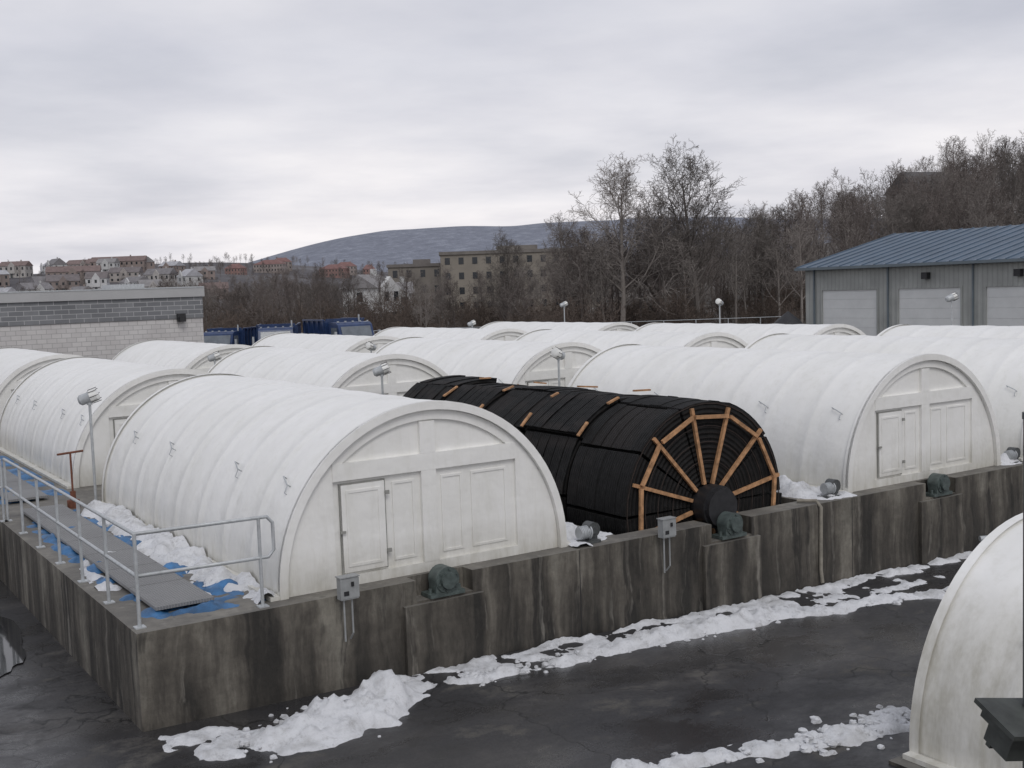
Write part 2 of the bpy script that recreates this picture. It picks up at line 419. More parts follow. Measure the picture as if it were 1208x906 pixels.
# ---------------- bearing housings / motors
def bearing(x):
    e=empty('shaft_bearing_housing',(x,12.72,ZT-.265)); e.scale=(.85,.85,.85)
    MB().box(-.3,.3,-.05,.25,0,.06).obj('base',GREEN,e)
    mb=MB().tube([(0,-.06,.25),(0,.2,.25)],.2,20); mb.box(-.2,.2,-.04,.18,.061,.25)
    mb.tube([(0,-.12,.25),(0,-.06,.25)],.13,16)
    for s in(-1,1): mb.tube([(s*.25,.05,.0601),(s*.25,.05,.13)],.03,8)
    for k in range(6):
        a=rad(60*k+20); mb.tube([(.165*math.cos(a),-.085,.25+.165*math.sin(a)),(.165*math.cos(a),-.06,.25+.165*math.sin(a))],.018,6)
    mb.obj('housing',GREEN,e,40)
for c in CX: bearing(c+.02)
def gearmotor(x,y):
    e=empty('gear_motor',(x,y,ZT+.002)); e.scale=(.72,.72,.72)
    MB().box(-.25,.25,-.14,.16,0,.05).obj('base_plate',DGRY,e)
    mb=MB().tube([(-.2,0,.22),(.02,0,.22)],.12,16); mb.tube([(.02,0,.22),(.05,0,.22)],.15,16)
    for k in range(5): mb.tube([(-.18+k*.04,0,.22),(-.165+k*.04,0,.22)],.135,16)
    mb.obj('motor',GALV,e,40)
    mb=MB().tube([(.12,-.09,.26),(.12,.14,.26)],.15,18); mb.box(.02,.22,-.06,.1,.05,.2); mb.tube([(.12,-.12,.26),(.12,-.09,.26)],.08,12)
    mb.obj('gearbox',DGRY,e,40)
for i in range(4): gearmotor(CX[i]+2.5,12.98)
def ebox(x):
    e=empty('electrical_control_box',(x,YF-.14,ZT)); e.scale=(.82,.85,.9)
    MB().box(-.14,.14,-.07,.07,-.02,.28).obj('enclosure',BOXG,e)
    mb=MB().box(-.15,.15,-.08,-.0705,.0,.27); mb.box(-.16,.16,-.09,.08,.281,.295)
    mb.obj('lid',BOXG,e)
    mb=MB().box(.02,.06,-.1,-.081,.16,.22); mb.box(-.1,-.02,-.088,-.081,.04,.1); mb.obj('switch',BLACK,e)
    MB().tube([(-.07,0,-.02),(-.07,0,-.6)],.015,8).tube([(.06,.0,-.02),(.06,0,-.5),(.06,.1,-.6)],.015,8).obj('conduits',BOXG,e,40)
for i in (0,1,3): ebox(CX[i]-1.43)
e=empty('drain_hose'); MB().tube([(14.0,13.0,ZT+.04),(14.18,12.75,ZT+.05),(14.2,12.67,ZT-.05),(14.2,12.68,.6),(14.19,12.68,.1),(14.2,12.66,-.12)],.030,10).obj('hose',simple('grey_hose',(.25,.23,.19),.7),e,60)
e=empty('drain_pipe'); MB().tube([(18.3,12.6,.0),(18.9,12.3,.0),(19.6,12.3,.02)],.05,10).obj('pipe',GALV,e,60)
# ---------------- railings
def railing(name,pts,z,spacing=1.25,hgt=1.07,endloop=True):
    e=empty(name); mb=MB(); r=.022
    for zz in (hgt,hgt*.55):
        mb.tube([(p[0],p[1],z+zz) for p in pts],r,8)
    mb2=MB()
    for a,b in zip(pts[:-1],pts[1:]):
        a=Vector((*a,z)); b=Vector((*b,z)); n=max(1,round((b-a).length/spacing))
        for i in range(n+1):
            p=a.lerp(b,i/n)
            if i==0 and a!=Vector((*pts[0],z)): continue
            mb.tube([p,p+Vector((0,0,hgt))],r,8); mb2.box(p.x-.06,p.x+.06,p.y-.06,p.y+.06,z,z+.015)
    if endloop:
        a=Vector((*pts[-1],z)); d=(a-Vector((*pts[-2],z))).normalized()*.17
        L=[a+Vector((0,0,hgt)),a+d*.6+Vector((0,0,hgt)),a+d+Vector((0,0,hgt-.08)),a+d+Vector((0,0,hgt*.55+.08)),a+d*.6+Vector((0,0,hgt*.55)),a+Vector((0,0,hgt*.55))]
        mb.tube(L,r,8)
    mb.obj('rails_and_posts',GALV,e,50); mb2.obj('base_plates',GALV,e)
railing('pipe_railing',[(3.36,21.0),(3.36,12.95),(4.78,12.86)],ZT)
railing('pipe_railing',[(3.36,34.0),(3.36,22.6)],ZT)
railing('pipe_railing',[(1.9,21.0),(3.3,21.0)],ZT,endloop=False)
e=empty('steel_stair',(3.24,21.8,0)); mb=MB()
for k in range(6): mb.box(-.3*(k+1),-.3*k-.02,-.45,.45,ZT-.02-.2*(k+1),ZT+.02-.2*(k+1))
for s in (-.47,.45): mb.tube([(0,s,ZT-.1),(-1.8,s,-.1)],.05,6)
mb.obj('treads',GALV,e); mb=MB()
for s in (-.5,.5):
    for k in (0,2.5,5): mb.tube([(-.3*k-.1,s,ZT-.2*k-.1),(-.3*k-.1,s,ZT-.2*k+.95)],.022,8)
    for q in (.95,.5): mb.tube([(-.1,s,ZT+q),(-1.6,s,ZT-1+q)],.022,8)
mb.obj('handrails',GALV,e,50)
e=empty('walkway_grating'); mb=MB(); yy=13.35
GRT=ribbed('grey_grating',(.26,.26,.26),'X',9,.7)
while yy<33:
    if not 21.5<yy<22.6: mb.box(3.66,4.36,yy,yy+1.15,ZT+.05,ZT+.09)
    yy+=1.17
mb.obj('grating_panels',GRT,e)
def sheet(name,x0,x1,y0,y1,z,mat,amp,thr,sc,seed,res=.09,parent=None):
    mb=MB(); nx=int((x1-x0)/res)+1; ny=int((y1-y0)/res)+1
    for j in range(ny+1):
        for i in range(nx+1):
            x=x0+(x1-x0)*i/nx; y=y0+(y1-y0)*j/ny
            n=noise.fractal(Vector((x*sc,y*sc,seed)),.8,2,4)
            ed=min(1,min(x-x0,x1-x)/.15+.0)*min(1,min(y-y0,y1-y)/.2)
            mb.v.append(Vector((x,y,z+(n-thr)*amp*(ed if ed>0 else 0)-.03*(1-ed))))
    for j in range(ny):
        for i in range(nx):
            a=j*(nx+1)+i; q=[a,a+1,a+nx+2,a+nx+1]
            if max(mb.v[k].z for k in q)>z-.012: mb.f.append(q)
    return mb.obj(name,mat,parent,60)
e=empty('blue_tarp')
sheet('tarp_sheet',3.45,5.0,13.0,21.3,ZT+.012,BLUE,.12,.02,1.8,5,.07,e)
sheet('tarp_sheet_far',3.5,4.9,22.8,30.0,ZT+.015,BLUE,.12,.0,1.4,9,.12,e)
# ---------------- snow
def seg_d(px,py,a,b):
    ax,ay=a; bx,by=b; dx,dy=bx-ax,by-ay; t=max(0,min(1,((px-ax)*dx+(py-ay)*dy)/(dx*dx+dy*dy+1e-9)))
    return math.hypot(px-ax-dx*t,py-ay-dy*t)
def snowfield(name,x0,x1,y0,y1,caps,gz,res=.055,seed=0,chunks=0,cut=.035):
    mb=MB(); nx=int((x1-x0)/res); ny=int((y1-y0)/res); base=[]
    for j in range(ny+1):
        for i in range(nx+1):
            x=x0+(x1-x0)*i/nx; y=y0+(y1-y0)*j/ny; hh=0
            wx=x+.3*noise.noise(Vector((x*1.1,y*1.1,seed+4)))+.12*noise.noise(Vector((x*4,y*4,seed+4))); wy=y+.2*noise.noise(Vector((x*1.1,y*1.1,seed+9)))+.12*noise.noise(Vector((x*4,y*4,seed+7)))
            for (a,b,w,ht) in caps:
                d=seg_d(wx,wy,a,b)/w
                if d<1.25: hh=max(hh,ht*(1-d*d*.9))
            if hh>0:
                n1=max(-.7,min(.7,noise.fractal(Vector((x*2.3,y*2.3,seed)),.8,2,4))); n2=noise.noise(Vector((x*11,y*11,seed)))
                ce=noise.voronoi(Vector((x*5.5,y*5.5,seed)))[0][0]
                hh=hh*(.85+.45*n1)+.014*n2-cut+.045*n1+ (.06*min(1,hh*5))*(.35-ce)
            else: hh=-.06
            base.append(hh); mb.v.append(Vector((x,y,gz(x,y)+hh)))
    for j in range(ny):
        for i in range(nx):
            a=j*(nx+1)+i; q=[a,a+1,a+nx+2,a+nx+1]
            if max(base[k] for k in q)>-.02: mb.f.append(q)
    rnd=random.Random(seed)
    for _ in range(chunks):
        a,b,w,ht=rnd.choice([c for c in caps if c[3]>.09] or caps); t=rnd.random(); k=rnd.gauss(0,.65)*w
        dx,dy=b[0]-a[0],b[1]-a[1]; L=math.hypot(dx,dy)+1e-6
        x=a[0]+dx*t-dy/L*k; y=a[1]+dy*t+dx/L*k
        if not(x0<x<x1 and y0<y<y1): continue
        s=rnd.uniform(.012,.05)*(1.6 if rnd.random()<.12 else 1)
        bb=len(mb.v); zz=gz(x,y)+.0+max(0,ht*.3*(1-(k/w)**2))
        for li,(la,cr) in enumerate(((-.5,.8),(.1,1.0),(.6,.75))):
            for q in range(7):
                an=2*math.pi*q/7+li; j2=rnd.uniform(.7,1.25)
                mb.v.append(Vector((x+math.cos(an)*cr*s*j2,y+math.sin(an)*cr*s*j2,zz+s*la*rnd.uniform(.7,1.2))))
        mb.v.append(Vector((x,y,zz+s*.85)))
        for li in range(2):
            for q in range(7):
                c0=bb+li*7+q; c1=bb+li*7+(q+1)%7; mb.f.append([c0,c1,c1+7,c0+7])
        for q in range(7): mb.f.append([bb+14+q,bb+14+(q+1)%7,bb+21])
    return mb.obj(name,SNOW,None,50)
caps=[((3.5,12.2),(4.3,11.85),.3,.08),((4.0,11.75),(4.9,11.5),.45,.15),((4.7,11.6),(5.4,11.75),.45,.21),((5.3,11.75),(5.95,12.05),.45,.32),((5.9,12.3),(7,12.2),.25,.09),((7,12.1),(8.2,12.0),.22,.10),
 ((8.2,12.0),(9.6,12.0),.20,.12),((9.6,12.0),(10.6,12.0),.22,.17),((10.6,12.0),(12.4,11.85),.27,.21),((12.4,11.85),(15.3,11.2),.2,.10),((15.3,11.2),(19,10.45),.2,.09),
 ((6.3,12.62),(12,12.62),.13,.075),((12,12.6),(19.5,12.62),.2,.08),((7.5,12.3),(14,12.3),.3,.05),((13,12.0),(16,11.9),.3,.045),((18.5,12.4),(24,12.5),.4,.10)]
snowfield('snow_bank',3.1,24,10.0,12.70,caps,G,.042,2,380,.03)
snowfield('snow_bank',6.4,10.9,7.3,9.2,[((6.8,8.75),(8.9,8.2),.17,.10),((8.9,8.2),(9.6,8.1),.25,.14),((9.5,8.15),(10.5,8.1),.28,.12)],G,.042,11,150)
dk=lambda x,y: ZT
snowfield('deck_snow',3.4,5.04,12.99,22.6,[((4.95,13.2),(4.95,16),.25,.18),((4.9,16),(4.9,20.5),.36,.22),((4.75,15.5),(4.8,18.5),.35,.2),((4.7,14.0),(4.8,14.6),.3,.14),((3.5,15),(3.55,17),.16,.09),((4.3,16.8),(3.9,17.0),.26,.13)],dk,.045,21,60)
snowfield('deck_snow',9.35,10.32,12.75,21,[((9.5,12.95),(10.1,13.4),.35,.09),((9.6,13.6),(9.9,17),.35,.3)],dk,.05,31,20)
snowfield('deck_snow',14.25,15.22,12.75,22,[((14.7,13.6),(14.8,18),.4,.28),((15.0,13.0),(14.5,13.2),.3,.08)],dk,.05,41,20)
snowfield('deck_snow',19.5,20.2,12.75,22,[((19.8,13.1),(19.8,18),.35,.25)],dk,.06,51,15)
# ---------------- lamp posts on the deck
def lamp(x,y,hgt=1.95,z=ZT,flip=1):
    e=empty('yard_floodlight_post',(x,y,z))
    MB().tube([(0,0,0),(0,0,hgt-.12)],.026,8).box(-.08,.08,-.08,.08,0,.02).obj('post',GALV,e,40)
    d=Vector((.75*flip,-.3,.28)).normalized(); c=Vector((0,0,hgt))
    MB().tube([c+Vector((0,0,-.14)),c+Vector((0,0,-.02))],.05,10).tube([c-d*.2,c-d*.16,c-d*.02,c+d*.02],[.06,.10,.10,.125],14).obj('lamp_housing',GALV,e,40)
    MB().tube([c+d*.021,c+d*.14,c+d*.17],[.12,.115,.07],14).obj('lens',LAMPW,e,40)
    mb=MB()
    for k in range(8):
        a=math.pi*k/4; u=d.orthogonal().normalized(); w=d.cross(u); o=(u*math.cos(a)+w*math.sin(a))*.128
        mb.tube([c+d*.02+o,c+d*.18+o],.006,4)
    mb.obj('guard',BLACK,e)
lamp(5.0,21.75); lamp(5.0,32.9,2.05,flip=-1); lamp(11.6,23.0); lamp(15.6,21.8,2.1,flip=-1); lamp(11.3,33.3); lamp(16.6,33.6,flip=-1)
lamp(31.4,22.6,2.9); lamp(31.4,33,2.85,flip=-1); lamp(31.4,43.3,2.85); lamp(26.3,43.2,2.2)
e=empty('valve_key_handle',(4.55,21.5,ZT)); MB().tube([(0,0,0),(0,0,1.0)],.018,8).tube([(-.24,-.1,1.0),(.24,.1,1.0)],.02,8).tube([(0,0,0),(0,0,.14)],.11,12).tube([(0,0,.14),(0,0,.3)],.05,10).obj('stem_and_bar',RUST,e,40)
# ---------------- near pole with floodlight
px,py=RF(2.26,5.0)
e=empty('floodlight_pole',(px,py,0))
MB().tube([(0,0,-.1),(0,0,4.18)],.032,12).tube([(0,0,4.18),(0,0,4.21)],.037,12).obj('pole',DGRY,e,40)
M=Matrix.Rotation(rad(-20),4,'Z')@Matrix.Rotation(rad(16),4,'X')@Matrix.Rotation(rad(8),4,'Y')
Mo=Matrix.Translation((-.125,-.02,2.86))@M
mb=MB().box(-.13,.16,-.14,.14,.0,.022,Mo); mb.box(-.10,.13,-.11,.11,-.05,-.001,Mo); mb.box(-.07,.11,-.08,.08,-.15,-.051,Mo); mb.box(.0,.03,.1,.13,-.22,-.02,Mo)
mb.obj('floodlight_head',simple('dark_olive_metal',(.05,.055,.05),.6,.4,8),e)
MB().box(-.04,.05,-.05,.05,2.66,2.78).obj('clamp',DGRY,e)
# ---------------- block building
b=empty('block_building',(0,14*H0,0)); xr=4.63*H0
MB().box(-30,xr,0,20,-1,CZ-.22*H0).obj('lower_walls',CMU,b)
MB().box(-30.02,xr+.02,-.05,20.02,CZ-.22*H0+.001,CZ+.04*H0).obj('glazed_band',CMUD,b)
MB().box(-30.1,xr+.1,-.14,20.1,CZ+.04*H0+.001,CZ+.165*H0).obj('parapet',simple('parapet_metal',(.42,.42,.42),.5,.08,.5),b)
mb=MB()
for x in (4.6,15.9): mb.box(x-.18,x+.18,-.25,-.051,CZ-.26*H0,CZ-.16*H0); mb.box(x-.13,x+.13,-.34,-.251,CZ-.26*H0,CZ-.2*H0)
mb.obj('wall_lights',BLACK,b)
MB().box(-30,xr+.05,-.16,-.141,CZ+.15*H0,CZ+.165*H0-.002).box(xr-3,xr-1.4,4,5.5,CZ+.166*H0,CZ+.23*H0).obj('coping_and_vent',GALV,b)
e=empty('rooftop_tank',(7.1,14*H0+6,CZ+.5)); MB().tube([(0,0,-.5),(0,0,.5)],.75,20).tube([(0,0,.5),(0,0,.62),(0,0,.75)],[.75,.6,.2],20).obj('tank',RUST,e,40)
MB().tube([(0,0,.0),(0,0,.08)],.79,20).obj('band',BLACK,e,40)
# ---------------- metal garage
g=empty('metal_garage'); XG=16*H0; Y1g=.911*XG; Y0g=.30*XG; ze=CZ+.62; zr=CZ+2.85; XR=XG+9.6; XB=XG+19.2
zb=-1.2; dzt=CZ-.83
doors=[(.8118,.8864),(.7096,.7835),(.607,.681),(.505,.579),(.403,.477)]
mb=MB(); ycur=Y1g
for a,c in doors:
    mb.box(XG,XG+.25,c*XG,ycur,zb,ze); mb.box(XG,XG+.25,a*XG,c*XG,dzt,ze); ycur=a*XG
mb.box(XG,XG+.25,Y0g,ycur,zb,ze)
for yy in (Y0g,Y1g-.25):
    mb.prism([(XG+.25,zb),(XB,zb),(XB,ze),(XR,zr-.05),(XG+.25,ze)],yy,yy+.25)
mb.box(XB,XB+.2,Y0g,Y1g,zb,ze)
mb.obj('walls',SIDING,g)
mb=MB()
mb.prism([(XG-.5,ze-.1),(XG-.5,ze+.08),(XR,zr+.1),(XR,zr-.08)],Y0g-.4,Y1g+.4)
mb.prism([(XR+.001,zr-.08),(XR+.001,zr+.1),(XB+.5,ze+.08),(XB+.5,ze-.1)],Y0g-.4,Y1g+.4)
mb.obj('roof',BROOF,g)
mb=MB(); yy=Y0g
while yy<Y1g+.3:
    mb.prism([(XG-.5,ze+.081),(XG-.5,ze+.14),(XR,zr+.16),(XR,zr+.101)],yy,yy+.06); yy+=.9
mb.obj('roof_ribs',BROOF,g)
mb=MB().box(XG-.62,XG-.505,Y0g-.4,Y1g+.4,ze-.10,ze+.06)
for yy in (.8975*XG,.7965*XG,.695*XG): mb.box(XG-.1,XG-.003,yy-.05,yy+.05,zb,ze-.1)
mb.obj('gutter_and_downspouts',simple('slate_trim',(.14,.17,.19),.5,.1,2),g)
mb=MB(); mb2=MB()
for a,c in doors:
    mb2.box(XG-.03,XG+.02,a*XG-.12,a*XG-.001,zb,dzt); mb2.box(XG-.03,XG+.02,c*XG+.001,c*XG+.12,zb,dzt); mb2.box(XG-.03,XG+.02,a*XG-.12,c*XG+.12,dzt+.001,dzt+.12)
    for k in range(9):
        z=dzt-.6*(k+1); mb.box(XG+.05,XG+.11,a*XG+.002,c*XG-.002,z+.006,z+.599)
mb.obj('overhead_doors',CREAM,g); mb2.obj('door_trim',SIDING,g)
mb=MB()
for yy in (.748,.645): mb.box(XG-.35,XG-.005,yy*XG-.2,yy*XG+.2,dzt+.55,dzt+.95)
mb.obj('wall_lights',BLACK,g)
# ---------------- houses, office
def house(name,r,f,w,d,hh,wc,rc,rot,roofh=2.5,floors=2,flat=False,sink=0,hip=False):
    x,y=RF(r,f); e=empty(name,(x,y,G(x,y)-sink),rot)
    wm=simple('wall_'+name,wc,.8,.1,.3); rm=simple('roof_'+name,rc,.8,.2,.5)
    MB().box(-w/2,w/2,-d/2,d/2,-3,hh).obj('walls',wm,e)
    if flat:
        mb=MB().box(-w/2-.3,w/2+.3,-d/2-.3,d/2+.3,hh+.001,hh+.7); mb.box(-w*.15,w*.1,-d*.2,d*.2,hh+.701,hh+1.8)
        mb.obj('roof',rm,e)
    else:
        mb=MB(); o=.4
        b=[(-w/2-o,-d/2-o,hh),(w/2+o,-d/2-o,hh),(w/2+o,d/2+o,hh),(-w/2-o,d/2+o,hh)]; q=w*.3 if hip else 0
        rr=[(-w/2-o+q,0,hh+roofh),(w/2+o-q,0,hh+roofh)]
        mb.v=[Vector(v) for v in b+rr]; mb.f=[[0,1,5,4],[2,3,4,5],[1,2,5],[3,0,4],[3,2,1,0]]
        mb.obj('roof',rm,e)
        MB().box(w*.2,w*.2+.7,-.3,.4,hh+.5,hh+roofh+.8).obj('chimney',wm,e)
        if not hip: MB().prism([(-2,hh*.4),(2,hh*.4),(2,hh),(0,hh+roofh*.8),(-2,hh)],-d/2-.8,-d/2-.1).obj('front_gable',wm,e)
    mb=MB(); n=max(2,int(w/3)); fh=hh/floors
    for fl in range(floors):
        for k in range(n):
            cx=-w/2+w*(k+.5)/n; z=fl*fh+fh*.35
            yq=d/2+(.8 if (not flat and not hip and abs(cx)<1.6) else 0)
            mb.box(cx-.55,cx+.55,-yq-.06,-yq-.001,z,z+fh*.45); mb.box(cx-.55,cx+.55,d/2+.001,d/2+.06,z,z+fh*.45)
        for k in range(max(1,int(d/4))):
            cy=-d/2+d*(k+.5)/max(1,int(d/4)); z=fl*fh+fh*.35
            for s in (-1,1):
                xa=s*(w/2+.03); mb.box(xa-.029,xa+.029,cy-.5,cy+.5,z,z+fh*.45)
    mb.obj('windows',GLASSD,e)
    MB().box(-.5,.5,-d/2-.98,-d/2-.861,0,2.1).obj('door',DGRY,e)
base=-math.atan2(.55,.8345)
house('office_building',3,262,36,16,13.0,(.25,.225,.19),(.18,.165,.15),base+.04,floors=4,flat=True)
house('office_building',-20,275,16,14,11,(.22,.20,.175),(.17,.155,.145),base+.04,floors=3,flat=True)
house('white_house',-20.5,170,5.0,6,6.0,(.58,.58,.57),(.24,.23,.23),base+1.1,2.0)
house('white_house',-17.5,176,5,5,5.0,(.50,.50,.49),(.26,.25,.25),base+.2,1.8)
house('hillside_house',72,196,12,9,6.5,(.16,.145,.135),(.09,.085,.085),base+.3,3.5)
rnd=random.Random(5)
wcs=[(.42,.40,.38),(.50,.50,.49),(.27,.22,.20),(.36,.33,.31),(.56,.56,.56),(.24,.20,.185)]
rcs=[(.17,.15,.15),(.20,.19,.195),(.19,.14,.13),(.25,.24,.24),(.14,.135,.14),(.40,.40,.42)]
hp=[(-.445,640),(-.425,700),(-.40,600),(-.39,705),(-.375,650),(-.362,760),(-.355,600),(-.345,720),(-.33,660),(-.322,600),(-.315,750),(-.30,640),(-.29,700),(-.275,620),(-.262,690),(-.41,560),(-.37,540),(-.34,520),(-.31,540),(-.28,500),(-.395,765),(-.44,540),(-.255,560),(-.352,765),(-.335,745),(-.385,600)]
for k,(az,f) in enumerate(hp):
    long=az in (-.362,-.375,-.335)
    house('hillside_house',az*f,f,rnd.uniform(26,36) if long else rnd.uniform(8,17),rnd.uniform(8,11),rnd.uniform(4.5,8.0),rnd.choice(wcs),rnd.choice(rcs),base+rnd.uniform(-.9,.9)*(.3 if long else 1),rnd.uniform(2.5,4),sink=rnd.uniform(0,2))
for az,f,w in [(-.205,1150,30),(-.195,1180,20),(-.15,1130,26),(-.14,1170,22),(-.235,1100,16),(-.12,1150,12)]:
    house('hillside_house',az*f,f,w,14,8,rnd.choice([(.26,.16,.14),(.30,.26,.24)]),(.20,.11,.10),base+rnd.uniform(-.4,.4),4.5,floors=2,hip=True)
# ---------------- trucks
def truck(r,f,rot,L=6.5,sc=1.13):
    x,y=RF(r,f); e=empty('dump_truck',(x,y,G(x,y)),rot); e.scale=(sc,sc,sc)
    mb=MB(); xa,xb=-L/2,L/2-2; hb=3.0
    mb.box(xa,xb,-1.2,-1.1,1.25,hb); mb.box(xa,xb,1.1,1.2,1.25,hb); mb.box(xa,xa+.1,-1.1,1.1,1.25,hb-.35); mb.box(xb-.1,xb,-1.1,1.1,1.25,hb+.1); mb.box(xa+.1,xb-.1,-1.1,1.1,1.2,1.35)
    for k in range(5): 
        xx=xa+.12+k*(xb-xa-.24)/4
        for s in (-1.29,1.201): mb.box(xx-.06,xx+.06,s,s+.089,1.3,hb-.02)
    mb.box(xa,xb,-1.3,-1.201,hb-.019,hb+.08); mb.box(xa,xb,1.201,1.3,hb-.019,hb+.08)
    mb.obj('dump_body',TRUCKB,e)
    MB().prism([(L/2-1.8,.9),(L/2+.9,.9),(L/2+.9,1.75),(L/2-.1,1.9),(L/2-.45,2.75),(L/2-.7,2.88),(L/2-1.8,2.9)],-1.05,1.05).obj('cab',TRUCKB,e)
    mb=MB()
    for s in (-1.07,1.051): mb.box(L/2-1.4,L/2-.6,s,s+.018,1.95,2.6)
    mb.prism([(L/2-.11,1.96),(L/2-.05,1.98),(L/2-.37,2.66),(L/2-.44,2.64)],-.9,.9); mb.obj('windows',RGLASS,e)
    mb=MB()
    for s in (-.9,-.45,0,.45,.9): mb.box(L/2-.8,L/2-.7,s-.05,s+.05,2.9,2.97)
    mb.box(L/2-.2,L/2-.05,-1.4,-1.28,1.9,2.4); mb.box(L/2-.2,L/2-.05,1.28,1.4,1.9,2.4); mb.tube([(L/2-1.9,.9,1.2),(L/2-1.9,.9,3.3)],.05,8)
    mb.obj('lights_and_mirrors',GALV,e)
    mb=MB()
    for xx in (-L/2+.9,-L/2+2.1,L/2+.1):
        for s in (-1.2,.9): mb.tube([(xx,s,.5),(xx,s+.3,.5)],.5,16)
    mb.obj('wheels',RUBBER,e,40); MB().box(-L/2,L/2+.8,-.5,.5,.7,1.0).obj('chassis',BLACK,e)
tr=math.atan2(-.8336,-.546)
truck(-11.5,78,tr+.55,5.2,1.16); truck(-15.9,79,tr+.12,4.8,1.08); truck(-19.6,80,tr-.10,4.8,1.02)
x,y=RF(17.6,73)
e=empty('tarp_covered_pile',(x,y,G(x,y))); mb=MB()
for j in range(7):
    for i in range(18):
        a=2*math.pi*i/18; u=j/6; R=2.0*(1-u**2.2)+.02; q=1+.12*noise.noise(Vector((math.cos(a)*2,math.sin(a)*2,u*3)))
        mb.v.append(Vector((R*q*math.cos(a),R*q*math.sin(a),u*3.15)))
for j in range(6):
    for i in range(18): mb.f.append([j*18+i,j*18+(i+1)%18,(j+1)*18+(i+1)%18,(j+1)*18+i])
mb.obj('tarp',BLACK,e,40)
e=empty('chain_link_fence'); mb=MB()
for k in range(0,18):
    r=-24+k*2.6; f=93; x,y=RF(r,f); z=G(x,y); mb.tube([(x,y,z),(x,y,z+2.2)],.04,5)
    x2,y2=RF(r+2.6,f); z2=G(x2,y2)
    for q in (2.18,.1): mb.tube([(x,y,z+q),(x2,y2,z2+q)],.025,4)
mb.obj('posts_and_rails',GALV,e)
# ---------------- trees
def tree_mesh(name,seed,H,kids,mat,spread=1.0,trunk=.25,minr=.012,upw=.12,first=.28,shrub=False):
    rd=random.Random(seed); mb=MB(); maxl=len(kids)
    def rotd(d,ang,az):
        u=d.orthogonal().normalized(); w=d.cross(u); return (d*math.cos(ang)+(u*math.cos(az)+w*math.sin(az))*math.sin(ang)).normalized()
    def br(p,d,L,r,lv):
        n=(7,5,4,3,2)[min(lv,4)]; pts=[p.copy()]; rs=[r]; dd=d.copy(); pp=p.copy(); dirs=[dd.copy()]
        r1=max(minr*.6,r*(.22 if lv==0 else .3))
        for i in range(n):
            j=.045 if lv==0 else .10+.09*lv
            dd=(dd+Vector((rd.gauss(0,j),rd.gauss(0,j),rd.gauss(0,j*.6)+upw*(1 if lv<3 else .4)))).normalized()
            pp=pp+dd*(L/n); pts.append(pp.copy()); rs.append(r+(r1-r)*(i+1)/n); dirs.append(dd.copy())
        mb.tube(pts,rs,(7,5,4,3,3)[min(lv,4)],False)
        if lv<maxl:
            k=kids[lv]; az=rd.uniform(0,6.28)
            for c in range(k):
                t=(first if lv==0 else .22)+(1-(first if lv==0 else .22))*((c+rd.random()*.8)/k); t=min(.99,t)
                i=min(n-1,int(t*n)); q=t*n-i; bp=pts[i].lerp(pts[i+1],q); az+=2.4+rd.uniform(-.5,.5)
                rr=(rs[i]+(rs[i+1]-rs[i])*q)
                if lv==0: Lc=H*rd.uniform(.28,.42)*(1.15-.65*t)*1.2*spread**.5; ang=rad(rd.uniform(30,58))*spread*(1.1-.35*t)
                else: Lc=L*rd.uniform(.45,.72)*(1.1-.5*t); ang=rad(rd.uniform(25,55))
                br(bp,rotd(dirs[i+1],ang,az),Lc,max(minr,rr*rd.uniform(.42,.62)),lv+1)
    if shrub:
        for s in range(6): br(Vector((rd.gauss(0,.4),rd.gauss(0,.4),-.2)),Vector((rd.gauss(0,.35),rd.gauss(0,.35),1)).normalized(),H*rd.uniform(.6,1),trunk,1)
    else: br(Vector((0,0,-.3)),Vector((rd.gauss(0,.03),rd.gauss(0,.03),1)).normalized(),H*.90,trunk,0)
    return mb.mesh(name,mat)
TV=[tree_mesh('woodland_tree_mesh',10+i,10,(11,6,5,2),BARK if i%3 else BARKL,rnd.uniform(.75,1.0),.14,.014) for i in range(6)]
SH=[tree_mesh('brush_mesh',50+i,4,(0,6,5,3),BRUSH,1,.04,.014,.08,shrub=True) for i in range(3)]
def hero(px_r,f,mesh,rot=0,s=1):
    x,y=RF(px_r,f); o=put(mesh,'bare_tree',None,(x,y,G(x,y))); o.rotation_euler=(0,0,rot); o.scale=(s,s,s); return o
HT=[tree_mesh('bare_tree_mesh',101,17,(17,9,7,4),BARKL,1.05,.26,.015,.10,.2),tree_mesh('bare_tree_mesh',102,17,(18,9,7,4),BARKL,.95,.28,.015,.12,.2)]
o=hero(131/1355*108,108,HT[0],.5,.93); o.scale=(1.15,1.15,.93)
o=hero(224/1355*108,108,HT[1],1.2,.96); o.scale=(1.1,1.1,.96)
hero(78/1355*112,112,HT[0],2.5,.66); hero(0,118,HT[1],3.0,.58); hero(175/1355*116,116,HT[0],4,.66); hero(300/1355*118,118,HT[1],2,.66)
for a,f,s,i in ((.35,128,.8,0),(.38,135,.95,1),(.405,126,.9,0),(.43,130,1.05,1),(.455,138,.95,0),(.33,140,.8,1)): hero(a*f,f,HT[i],a*40,s*.85)
wd=empty('bare_woodland'); rt=random.Random(3)
def inst(m,r,f,s,nm):
    x,y=RF(r,f); o=put(m,nm,wd,(x,y,G(x,y)-.1)); o.rotation_euler=(0,0,rt.uniform(0,6.28)); o.scale=(s,s,s*rt.uniform(.9,1.1))
for k in range(500):
    f=rt.uniform(104,225); a=rt.uniform(-.30,.50)
    if a>.2 and f<112: continue
    if -.15<a<.06 and rt.random()<.5: continue
    if -.15<a<-.09 and f<170: continue
    if -.15<a<.06 and f>190 : f=rt.uniform(104,150)
    s=.82+.25*sm(0.0,.12,a)+.22*sm(.2,.45,a); s*=rt.uniform(.75,1.15)
    if a<.03: s*= .80+ .0016*(f-104)
    inst(rt.choice(TV),a*f,f,s,'tree')
